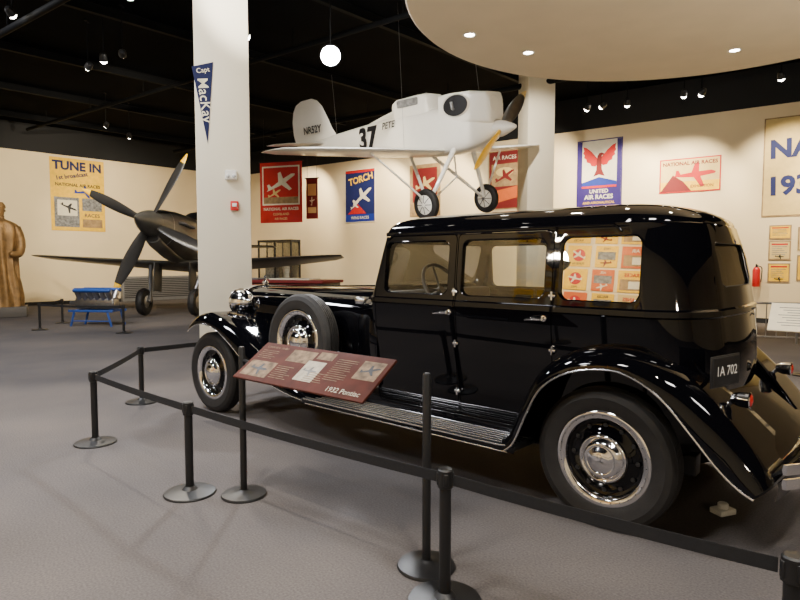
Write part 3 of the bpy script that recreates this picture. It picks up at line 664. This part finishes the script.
for cx,cy,n in((-.42,.09,5),(-.17,-.02,7),(.24,.10,11),(.10,-.03,5)):
    for i in range(n): ln.append(rect(cx-.08,cx-.08+.16*random.uniform(.7,1),cy-i*.016,cy+.004-i*.016,'ptan',.009))
make('info_panel',[(g_box(1.08,.325,.014,(0,0,0),.003),'panel'),rect(-.51,-.27,-.13,-.0,'ptan',.008),rect(-.24,-.03,.03,.13,'ptan',.0082),rect(-.05,.10,-.10,.06,'ppaper',.0083),rect(-.01,.12,.08,.14,'ptan',.0084),
   rect(.35,.51,-.02,.12,'ptan',.0085),plane_sil(.43,.05,.07,20,'black',.0095),plane_sil(.02,-.02,.06,0,'grey',.0095),plane_sil(-.39,-.065,.08,0,'black',.0095),txt('1932 Pontiac',.048,.37,-.122,'ppaper',z=.010,bold=.01),txt('Limousine Sedan',.03,-.39,.125,'ptan',z=.010)]+ln,ss,pm,merge=False,recalc=False)
make('panel_bracket',[(g_tube([Vector((0,0,.88)),Vector((.1,-.06,.86)),Vector((.5,-.38,.86))],.012,8),'blackmatte')],ss)
o=make('floor_uplight',[(g_box(.12,.09,.035,(0,0,.0175),.008),'plastic'),(g_lathe([(.03,.035),(.03,.06),(.024,.066),(1e-5,.066)],20),'plastic')],mtx=T(1.93,3.5,0)@R('Z',20)); top(o,'small clear plastic puck on the carpet behind the wheel','floor light')
lb=empty('reading_board',T(5.35,7.9,0)@R('Z',-38)); top(lb,'pale slanted reading board on a black post by the railing','sign stand')
make('post',[(g_lathe([(1e-5,0),(.16,0),(.16,.015),(.025,.03),(.022,.72)],20),'blackmatte')],lb)
make('board',[(xf(g_box(.8,.55,.02,(0,0,0),.004),T(0,0,.76)@R('X',38)),'paper')]+[(xf(g_box(.6-.1*(i%3),.012,.002,(0,.18-i*.05,.0115)),T(0,0,.76)@R('X',38)),'grey') for i in range(8)],lb)

# ------------------------------------------------------------------ white racing plane
def foil(xle,ch,y,z,th,n=12,ax='y'):
    P=[]
    for k in range(2*n):
        a=pi*k/n; x=.5*(1+cos(a)); t=th*ch*2.2*(.2969*sqrt(max(x,0))-.126*x-.3516*x*x+.2843*x**3-.1015*x**4)*2.2
        s=1 if k<n else -1
        p=(xle-ch*x, s*t)
        P.append((p[0],y,z+p[1]) if ax=='y' else (p[0],y+p[1],z))
    return P
pl=empty('racing_airplane',T(1.74,11.0,4.06)@R('Z',-46)@R('Y',2.0)@R('X',8))
top(pl,'white 1930s racing airplane number 37 hanging from the ceiling on wires','airplane')
FS=[(.02,.13,.02,-.28),(-.06,.18,.10,-.34),(-.25,.25,.22,-.42),(-.55,.31,.32,-.49),(-.9,.36,.36,-.53),(-1.4,.38,.38,-.53),(-2.0,.37,.38,-.50),(-2.8,.32,.37,-.42),(-3.6,.25,.32,-.32),(-4.5,.17,.27,-.21),(-5.3,.11,.20,-.12),(-6.0,.045,.14,-.03)]
E_=.55
def fsec(x):
    for a,b in zip(FS,FS[1:]):
        if b[0]<=x<=a[0]:
            t=(x-a[0])/(b[0]-a[0]); return [a[i]+(b[i]-a[i])*t for i in range(4)]
    return FS[0] if x>FS[0][0] else FS[-1]
def fring(x,n=40,e=E_):
    _,w,zt,zb=fsec(x); c_=(zt+zb)/2; h=(zt-zb)/2
    return [(x,w*math.copysign(abs(cos(2*pi*k/n))**e,cos(2*pi*k/n)),c_+h*math.copysign(abs(sin(2*pi*k/n))**e,sin(2*pi*k/n))) for k in range(n)]
fus=make('fuselage',[(g_loft([fring(.02-6.02*i/60) for i in range(61)]),'white')],pl,ang=50)
def wraptext(s,size,x,z,mn,bold=.02,rot=0,off=.035):
    V,F=g_text(s,size,bold=bold); out=[]
    for v in V:
        c_,s_=cos(radians(rot)),sin(radians(rot)); X=x+v.x*c_-v.y*s_; Z=z+v.x*s_+v.y*c_
        _,w,zt,zb=fsec(X); cz=(zt+zb)/2; h=(zt-zb)/2; q=min(.97,abs((Z-cz)/h)); sn=q**(1/E_); y=w*(sqrt(max(0,1-sn*sn)))**E_
        out.append(Vector((X,-y-off,Z)))
    return ((out,F),mn)
make('race_number',[wraptext('37',.62,-3.2,.0,'black',.04,0,.03)],fus,merge=False,recalc=False)
make('name_lettering',[wraptext('PETE',.19,-2.45,.20,'black',.02,2,.05)],fus,merge=False,recalc=False)
bx=[]
for x,w,zt,zb in((.02,.16,.28,-.05),(-.0,.21,.42,-.05),(-.05,.25,.50,-.05),(-.4,.31,.56,.0),(-.8,.34,.58,.0),(-1.08,.34,.57,.05),(-1.13,.29,.52,.1)):
    c_=(zt+zb)/2;h=(zt-zb)/2
    bx.append([(x,w*math.copysign(abs(cos(2*pi*k/44))**.22,cos(2*pi*k/44)),c_+h*math.copysign(abs(sin(2*pi*k/44))**.22,sin(2*pi*k/44))) for k in range(44)])
make('engine_cowl',[(g_loft(bx),'white')],pl,ang=40)
for mm,sz in ((T(-.66,-.345,.33)@R('X',90)@S(1.5,.95,1),.19),(T(-.005,-.09,.28)@R('Y',86)@S(1.0,.8,1),.12),(T(-.005,.11,.28)@R('Y',86)@S(1.0,.8,1),.09)):
    make('cowl_opening',[(xf(g_lathe([(1e-5,.012),(sz,.01),(sz+.005,-.03)],28),mm),'black'),(xf(g_lathe([(sz,-.01),(sz+.015,.02),(sz+.02,-.02)],28),mm),'white')],pl)
make('exhaust_pipe',[(g_tube([(-.70,-.33,.26),(-.70,-.38,.28),(-.72,-.38,.40)],.03,8),'dullmetal')],pl)
FA=[(-1.40,.26,.44),(-1.43,.29,.62),(-1.5,.30,.69),(-1.8,.30,.70),(-2.30,.28,.69),(-2.42,.26,.64),(-2.46,.22,.50),(-2.9,.14,.44),(-3.4,.06,.35)]
fr=[]
for x,w,zt in FA: fr.append([(x,w*math.copysign(abs(cos(pi*k/16))**.3,cos(pi*k/16)),.26+(zt-.26)*(sin(pi*k/16)**.25 if 0<k<16 else 0)) for k in range(17)])
make('cockpit_fairing',[(g_loft(fr),'white')],pl,ang=40)
make('cockpit_window',[(xf(g_poly(rrect(-.30,.28,-.06,.08,.03),0,.01),T(-1.92,-.302,.56)@R('X',90)),'grey')],pl)
ws=[]
for y,xle,ch,z in((-3.7,-1.62,.30,-.32),(-3.6,-1.42,.75,-.32),(-3.2,-1.25,1.12,-.34),(-2,-1.12,1.38,-.38),(-.3,-1.0,1.6,-.44),(.3,-1.0,1.6,-.44),(2,-1.12,1.38,-.38),(3.2,-1.25,1.12,-.34),(3.6,-1.42,.75,-.32),(3.7,-1.62,.3,-.32)):
    ws.append(foil(xle,ch,y,z,.08 if abs(y)<3.5 else .06))
make('wing',[(g_loft(ws),'white')],pl,ang=50)
make('tailplane',[(g_loft([foil(-5.35,.35,-1.25,.12,.05),foil(-5.1,.75,-1.0,.12,.05),foil(-4.95,.95,0,.12,.06),foil(-5.1,.75,1.0,.12,.05),foil(-5.35,.35,1.25,.12,.05)]),'white')],pl,ang=50)
fin=make('tail_fin',[(g_loft([foil(-4.5,1.75,0,.12,.05,ax='z'),foil(-4.75,1.6,0,.42,.05,ax='z'),foil(-4.93,1.42,0,.75,.05,ax='z'),foil(-5.07,1.2,0,.98,.045,ax='z'),foil(-5.25,.88,0,1.13,.04,ax='z'),foil(-5.45,.45,0,1.2,.04,ax='z')]),'white')],pl,ang=50)
make('registration',[(xf(g_text('NR52Y',.24,bold=.02),T(-5.42,-.10,.46)@R('X',90)),'black')],fin,merge=False,recalc=False)
for s_ in(-1,1):
    wl=empty('landing_wheel',T(-1.02,s_*.9,-1.42),pl)
    make('tyre',[(xf(g_lathe([(.17,-.05),(.2,-.065),(.25,-.065),(.285,-.045),(.297,0),(.285,.045),(.25,.065),(.2,.065),(.17,.05)],40),R('X',90)),'rubber')],wl)
    make('wheel_hub',[(xf(g_lathe([(.195,-.05),(.12,-.075),(1e-5,-.085)],32),R('X',90)),'white'),(xf(g_lathe([(.195,.05),(.12,.075),(1e-5,.085)],32),R('X',90)),'white')]+
        [(g_tube([(.04*cos(a*pi/4),-.086,.04*sin(a*pi/4)),(.17*cos(a*pi/4),-.064,.17*sin(a*pi/4))],.007,6),'black') for a in range(8)],wl)
    st=[]
    st.append((g_tube([(-.80,s_*.26,-.42),(-1.02,s_*.86,-1.42)],[.05,.035],10),'white'))
    st.append((g_tube([(-1.95,s_*.30,-.44),(-1.04,s_*.84,-1.40)],[.035,.03],10),'white'))
    st.append((g_tube([(-1.35,s_*1.9,-.42),(-1.03,s_*.9,-1.35)],[.022,.022],8),'white'))
    st.append((g_tube([(-1.02,s_*.8,-1.42),(-1.02,s_*.95,-1.42)],.035,10),'dullmetal'))
    make('gear_strut',st,pl)
make('gear_crossbar',[(g_tube([(-1.02,-.84,-1.40),(-1.02,0,-.95),(-1.02,.84,-1.40)],.018,8),'white'),(g_tube([(-1.02,0,-.95),(-1.05,0,-.46)],.018,8),'white')],pl)
def blade(L,w,mn,a,tip=None,root=.1,cut=12):
    rs=[]
    for i in range(15):
        t=i/14; rr=root+(L-root)*t; c_=w*(.45+.75*sin(pi*min(1,t*1.05+.05))**.7)*(1 if t<.9 else sqrt(max(.02,1-((t-.9)/.105)**2)))
        tw=radians(50-38*t); ring=[]
        for k in range(10):
            b=2*pi*k/10; u=c_/2*cos(b); v=.013*(1.6-t)*sin(b)*2
            ring.append((u*sin(tw)+v*cos(tw), u*cos(tw)-v*sin(tw), rr))
        rs.append(ring)
    if tip: return [(xf(g_loft(rs[:cut+1]),R('X',a)),mn),(xf(g_loft(rs[cut:]),R('X',a)),tip)]
    return [(xf(g_loft(rs),R('X',a)),mn)]
pr=empty('propeller',T(.10,0,-.16),pl)
make('spinner',[(xf(g_lathe([(.15,-.1),(.145,.0),(.12,.1),(.075,.22),(.03,.31),(1e-5,.33)],28),R('Y',90)),'white')],pr)
make('blade',blade(1.05,.20,'dullmetal',-50,'cream',cut=12),pr); make('blade',blade(1.08,.24,'yellow',130),pr)
for pts in([(-1.2,-1.2,-.36),(-1.4,-.9,2.2)],[(-1.2,1.2,-.36),(-1.4,1.2,1.8)],[(-4.6,0,.2),(-4.6,0,1.6)]):
    make('suspension_wire',[(g_tube(pts,.003,5),'dullmetal')],pl)

# ------------------------------------------------------------------ dark fighter plane on the floor
ft=empty('fighter_airplane',T(-6.40,15.5,2.50)@R('Z',-93)@R('Y',-7))
top(ft,'dark grey wartime fighter airplane with four-blade propeller on its landing gear','airplane')
ZS=[(-.05,.32,.32,-.32),(-.5,.40,.45,-.52),(-1.2,.45,.54,-.70),(-2.0,.50,.58,-.84),(-2.8,.52,.60,-.92),(-3.6,.48,.54,-.9),(-4.2,.42,.48,-.75),(-4.8,.36,.42,-.5),(-5.6,.26,.36,-.3),(-6.6,.13,.28,-.05)]
rs=[]
for x,w,zt,zb in ZS:
    c_=(zt+zb)/2;h=(zt-zb)/2; rs.append([(x,w*math.copysign(abs(cos(2*pi*k/32))**.85,cos(2*pi*k/32)),c_+h*math.copysign(abs(sin(2*pi*k/32))**.85,sin(2*pi*k/32))) for k in range(32)])
ff=make('fuselage',[(g_loft(rs),'olive')],ft,ang=60)
make('exhaust_stack',[(g_tube([(-.8-i*.14,s_*.40,.16),(-.87-i*.14,s_*.53,.15)],.035,8),'dullmetal') for i in range(6) for s_ in(-1,1)],ft)
make('chin_intake',[(g_loft([[(x,.20*cos(2*pi*k/20),z+h*sin(2*pi*k/20)) for k in range(20)] for x,z,h in((-.12,-.38,.11),(-.3,-.46,.14),(-1.0,-.62,.17),(-1.8,-.76,.12))]),'olive'),(g_loft([[(x,.16*cos(2*pi*k/20),-.38+.08*sin(2*pi*k/20)) for k in range(20)] for x in(-.118,-.11)]),'black')],ft)
make('panel_band',[(g_loft([[(x,w*1.006*math.copysign(abs(cos(2*pi*k/32))**.85,cos(2*pi*k/32)),c_+h*1.006*math.copysign(abs(sin(2*pi*k/32))**.85,sin(2*pi*k/32))) for k in range(32)] for x,w,c_,h in((-.50,.40,-.035,.485),(-.53,.402,-.037,.49))],True,False),'dullmetal')],ft)
make('canopy',[(g_loft([[(x,w*cos(pi*k/12),.50+h*sin(pi*k/12)) for k in range(13)] for x,w,h in((-2.3,.1,.03),(-2.6,.28,.3),(-3.1,.32,.44),(-3.8,.3,.42),(-4.6,.12,.12))]),'darkmetal')],ft,ang=50)
make('wing',[(g_loft([foil(-2.1,.7,-4.6,-.54,.06),foil(-1.95,1.2,-4.3,-.57,.07),foil(-1.7,2.0,-2.5,-.70,.08),foil(-1.5,2.5,-.4,-.84,.10),foil(-1.5,2.5,.4,-.84,.10),foil(-1.7,2.0,2.5,-.70,.08),foil(-1.95,1.2,4.3,-.57,.07),foil(-2.1,.7,4.6,-.54,.06)]),'olive')],ft,ang=50)
make('tailplane',[(g_loft([foil(-5.9,.5,-1.6,.3,.06),foil(-5.6,.95,0,.3,.07),foil(-5.9,.5,1.6,.3,.06)]),'olive')],ft,ang=50)
make('tail_fin',[(g_loft([foil(-5.3,1.3,0,.2,.06,ax='z'),foil(-5.7,.9,0,.9,.05,ax='z'),foil(-6.0,.5,0,1.2,.05,ax='z')]),'olive')],ft,ang=50)
pr=empty('propeller',T(.08,0,0),ft)
make('spinner',[(xf(g_lathe([(.33,-.12),(.32,0),(.27,.2),(.18,.44),(.08,.64),(.02,.74),(1e-5,.76)],32),R('Y',90)),'olive')],pr,ang=60)
for a in(62,154,244,334):
    make('blade',blade(2.0,.27,'bladegrey',a-90,'yellow',.25,12),pr)
for s_ in(-1,1):
    wl=empty('landing_wheel',T(-1.25,s_*.72,-1.96),ft)
    make('tyre',[(xf(g_lathe([(.18,-.09),(.28,-.11),(.35,-.08),(.38,0),(.35,.08),(.28,.11),(.18,.09)],36),R('X',90)),'rubber'),],wl)
    make('wheel_hub',[(xf(g_lathe([(1e-5,-.08),(.1,-.09),(.19,-.07)],24),R('X',90)),'dullmetal'),(xf(g_lathe([(1e-5,.08),(.1,.09),(.19,.07)],24),R('X',90)),'dullmetal')],wl)
    make('gear_strut',[(g_tube([(-1.75,s_*.80,-.75),(-1.3,s_*.59,-1.96)],.06,10),'dullmetal'),(g_box(.5,.03,.8,(-1.55,s_*.50,-1.25),.01),'olive')],ft)

# ------------------------------------------------------------------ display engine on blue stand
en=empty('display_engine',T(-7.15,14.15,0)@R('Z',-8)@S(.86,.86,.86)); top(en,'silver and blue aircraft engine on a blue display stand','engine')
g=[(g_tube([(x,y,0),(x*.8,y,.42)],.03,8),'engblue') for x in(-.6,.6) for y in(-.3,.3)]
g+=[(g_box(1.3,.06,.06,(0,y,.42),.01),'engblue') for y in(-.3,.3)]+[(g_box(.06,.66,.06,(x,0,.42),.01),'engblue') for x in(-.5,.5)]+[(g_box(1.1,.03,.03,(0,-.3,.15)),'engblue')]
make('stand',g,en)
g=[(g_box(1.15,.3,.3,(0,0,.62),.05),'dullmetal')]
for s_ in(-1,1):
    for i in range(6): g.append((xf(g_cyl(.075,.26,14),T(-.45+i*.18,s_*.08,.72)@R('X',-s_*30)),'dullmetal'))
make('crankcase',g,en)
make('valve_cover',[(xf(g_box(1.1,.13,.09,(0,0,.30),.03),T(0,s_*.08,.72)@R('X',-s_*30)),'engblue') for s_ in(-1,1)]+[(xf(g_cyl(.06,.25,14),T(-.8,0,.62)@R('Y',90)),'dullmetal')],en)

# ------------------------------------------------------------------ statue
stt=empty('statue',T(-10.95,16.5,0)@R('Z',30)); top(stt,'golden bronze statue of a standing robed figure on a low plinth','statue')
make('plinth',[(g_box(1.15,1.0,.28,(0,0,.14),.02),'stone')],stt)
prof=[(.28,.46,.42),(.6,.45,.38),(1.0,.40,.34),(1.5,.36,.30),(1.8,.37,.28),(2.1,.42,.28),(2.35,.46,.27),(2.52,.42,.24),(2.62,.26,.2),(2.68,.13,.13),(2.76,.12,.12)]
rs=[]
for z,a,b in [(p.z,p.x,p.y) for p in cr([(a,b,z) for z,a,b in prof],44)]:
    fd=max(0,1-abs(z-1.0)/1.9); 
    rs.append([((a+.06*fd*sin(9*t+z*1.2)+.03*sin(17*t-z*2)*fd)*cos(t),(b+.06*fd*sin(9*t+z*1.2))*sin(t),z) for t in [2*pi*k/90 for k in range(90)]])
make('robed_figure',[(g_loft(rs),'bronze')],stt,ang=70)
hd=[]
for z,w,d,fx in((2.72,.09,.10,0),(2.78,.11,.13,.01),(2.86,.125,.15,.015),(2.95,.135,.155,.0),(3.03,.12,.14,-.01),(3.09,.07,.09,-.02),(3.11,.02,.03,-.02)):
    hd.append([(w*cos(2*pi*k/20),-fx+d*sin(2*pi*k/20),z) for k in range(20)])
make('head',[(g_loft(hd),'bronze'),(g_tube([(0,-.15,2.93),(0,-.175,2.88),(0,-.15,2.86)],.02,8),'bronze'),(g_sphere(.03,8,6,(.13,0,2.9)),'bronze'),(g_sphere(.03,8,6,(-.13,0,2.9)),'bronze'),
   (g_lathe([(1e-5,3.15),(.1,3.13),(.15,3.05),(.165,2.98),(.15,2.97)],24),'bronze')],stt)
for s_ in(-1,1):
    make('arm',[(g_tube(cr([(s_*.36,0,2.45),(s_*.47,-.02,2.1),(s_*.44,-.16,1.75),(s_*.22,-.36,1.72)],16),[.13]*4+[.12]*4+[.11]*4+[.09]*3+[.05],12),'bronze')],stt)

# ------------------------------------------------------------------ far items
o=make('wall_heater',[(g_box(3.2,.25,.95,(0,0,.475),.02),'vent')]+[(g_box(3.1,.02,.03,(0,-.13,.15+i*.07)),'blackmatte') for i in range(11)],mtx=T(*(C0+DL*3.6+Vector((.729,-.684,0))*.16))@R('Z',46.8))
top(o,'long grey louvred wall heater along cream wall','heater')
cb=empty('display_case',T(-4.75,23.6,0)@R('Z',-36)); top(cb,'black cabinet with dark glass front','display case')
make('cabinet_base',[(g_box(1.9,.5,.8,(0,0,.4),.02),'blackmatte')],cb)
make('frame',[(g_box(.06,.05,1.5,(x,y,1.55)),'blackmatte') for x in(-.92,0,.92) for y in(-.22,.22)]+[(g_box(1.9,.5,.08,(0,0,2.32)),'blackmatte'),(g_box(1.85,.03,1.5,(0,.23,1.55)),'blackmatte'),(g_box(1.85,.45,.04,(0,0,1.6)),'blackmatte')],cb)
make('glass_pane',[(g_box(1.82,.42,1.48,(0,0,1.55)),'clear')],cb)
make('exhibit',[(g_box(.5,.3,.5,(-.4,0,1.07),.03),'grey'),(xf(g_lathe([(.15,.82),(.1,1.0),(.16,1.3),(.08,1.5)],16),T(.4,0,0)),'grey')],cb)
tb=empty('display_table',T(-2.7,13.4,0)@R('Z',-20)); top(tb,'red and black display counter with printed sheets on top','display counter')
make('counter_body',[(g_box(2.6,.9,1.05,(0,0,.525),.02),'blackmatte')],tb)
make('counter_panel',[(g_box(2.4,.02,.25,(0,-.46,.9),.0),'dred')],tb)
make('counter_top',[(g_box(2.7,1.0,.06,(0,0,1.08),.01),'dred'),(g_box(1.0,.5,.03,(.4,0,1.125),.005),'paper'),(g_box(.6,.5,.03,(-.7,0,1.125),.005),'grey')],tb)
rl_=empty('railing',T(7.3,10.9,0)@R('Z',-20)); top(rl_,'low metal railing with slim vertical bars','railing')
make('top_rail',[(g_tube([(-1.9,0,.74),(1.8,0,.74)],.022,10),'dullmetal'),(g_tube([(-1.9,0,.12),(1.8,0,.12)],.015,8),'dullmetal')],rl_)
make('baluster',[(g_tube([(-1.9+i*.17,0,.1),(-1.9+i*.17,0,.74)],.009,6),'dullmetal') for i in range(22)]+[(g_tube([(x,0,0),(x,0,.76)],.022,8),'dullmetal') for x in(-1.9,-.05,1.8)],rl_)
m=wallpose(C0,DR,19.80,0,.0); 
ex=empty('fire_extinguisher',m@R('X',-90)@T(0,-.17,0)); top(ex,'red fire extinguisher mounted on the cream wall','fire extinguisher')
make('cylinder',[(g_lathe([(1e-5,.9),(.08,.9),(.085,.92),(.085,1.30),(.06,1.36),(.03,1.38),(1e-5,1.38)],24),'alarmred')],ex)
make('valve',[(g_cyl(.025,.06,12,1.37),'black'),(g_box(.03,.12,.02,(0,-.03,1.44),.005),'black'),(g_tube(cr([(.02,0,1.41),(.11,0,1.36),(.11,0,1.14),(.1,0,1.02)],12),.012,8),'black')],ex)
make('bracket',[(g_box(.1,.07,.1,(0,.105,1.15)),'blackmatte')],ex)

w=bpy.data.worlds.new('World'); SC.world=w; w.use_nodes=True
w.node_tree.nodes['Background'].inputs[0].default_value=(.5,.55,.65,1); w.node_tree.nodes['Background'].inputs[1].default_value=.05
cd=bpy.data.cameras.new('Camera'); cd.lens=27; cd.sensor_width=36; cd.clip_end=200
co=bpy.data.objects.new('Camera',cd); COL.objects.link(co); co.location=(0,0,1.5); co.rotation_euler=(radians(90-3.62),0,0)
SC.camera=co
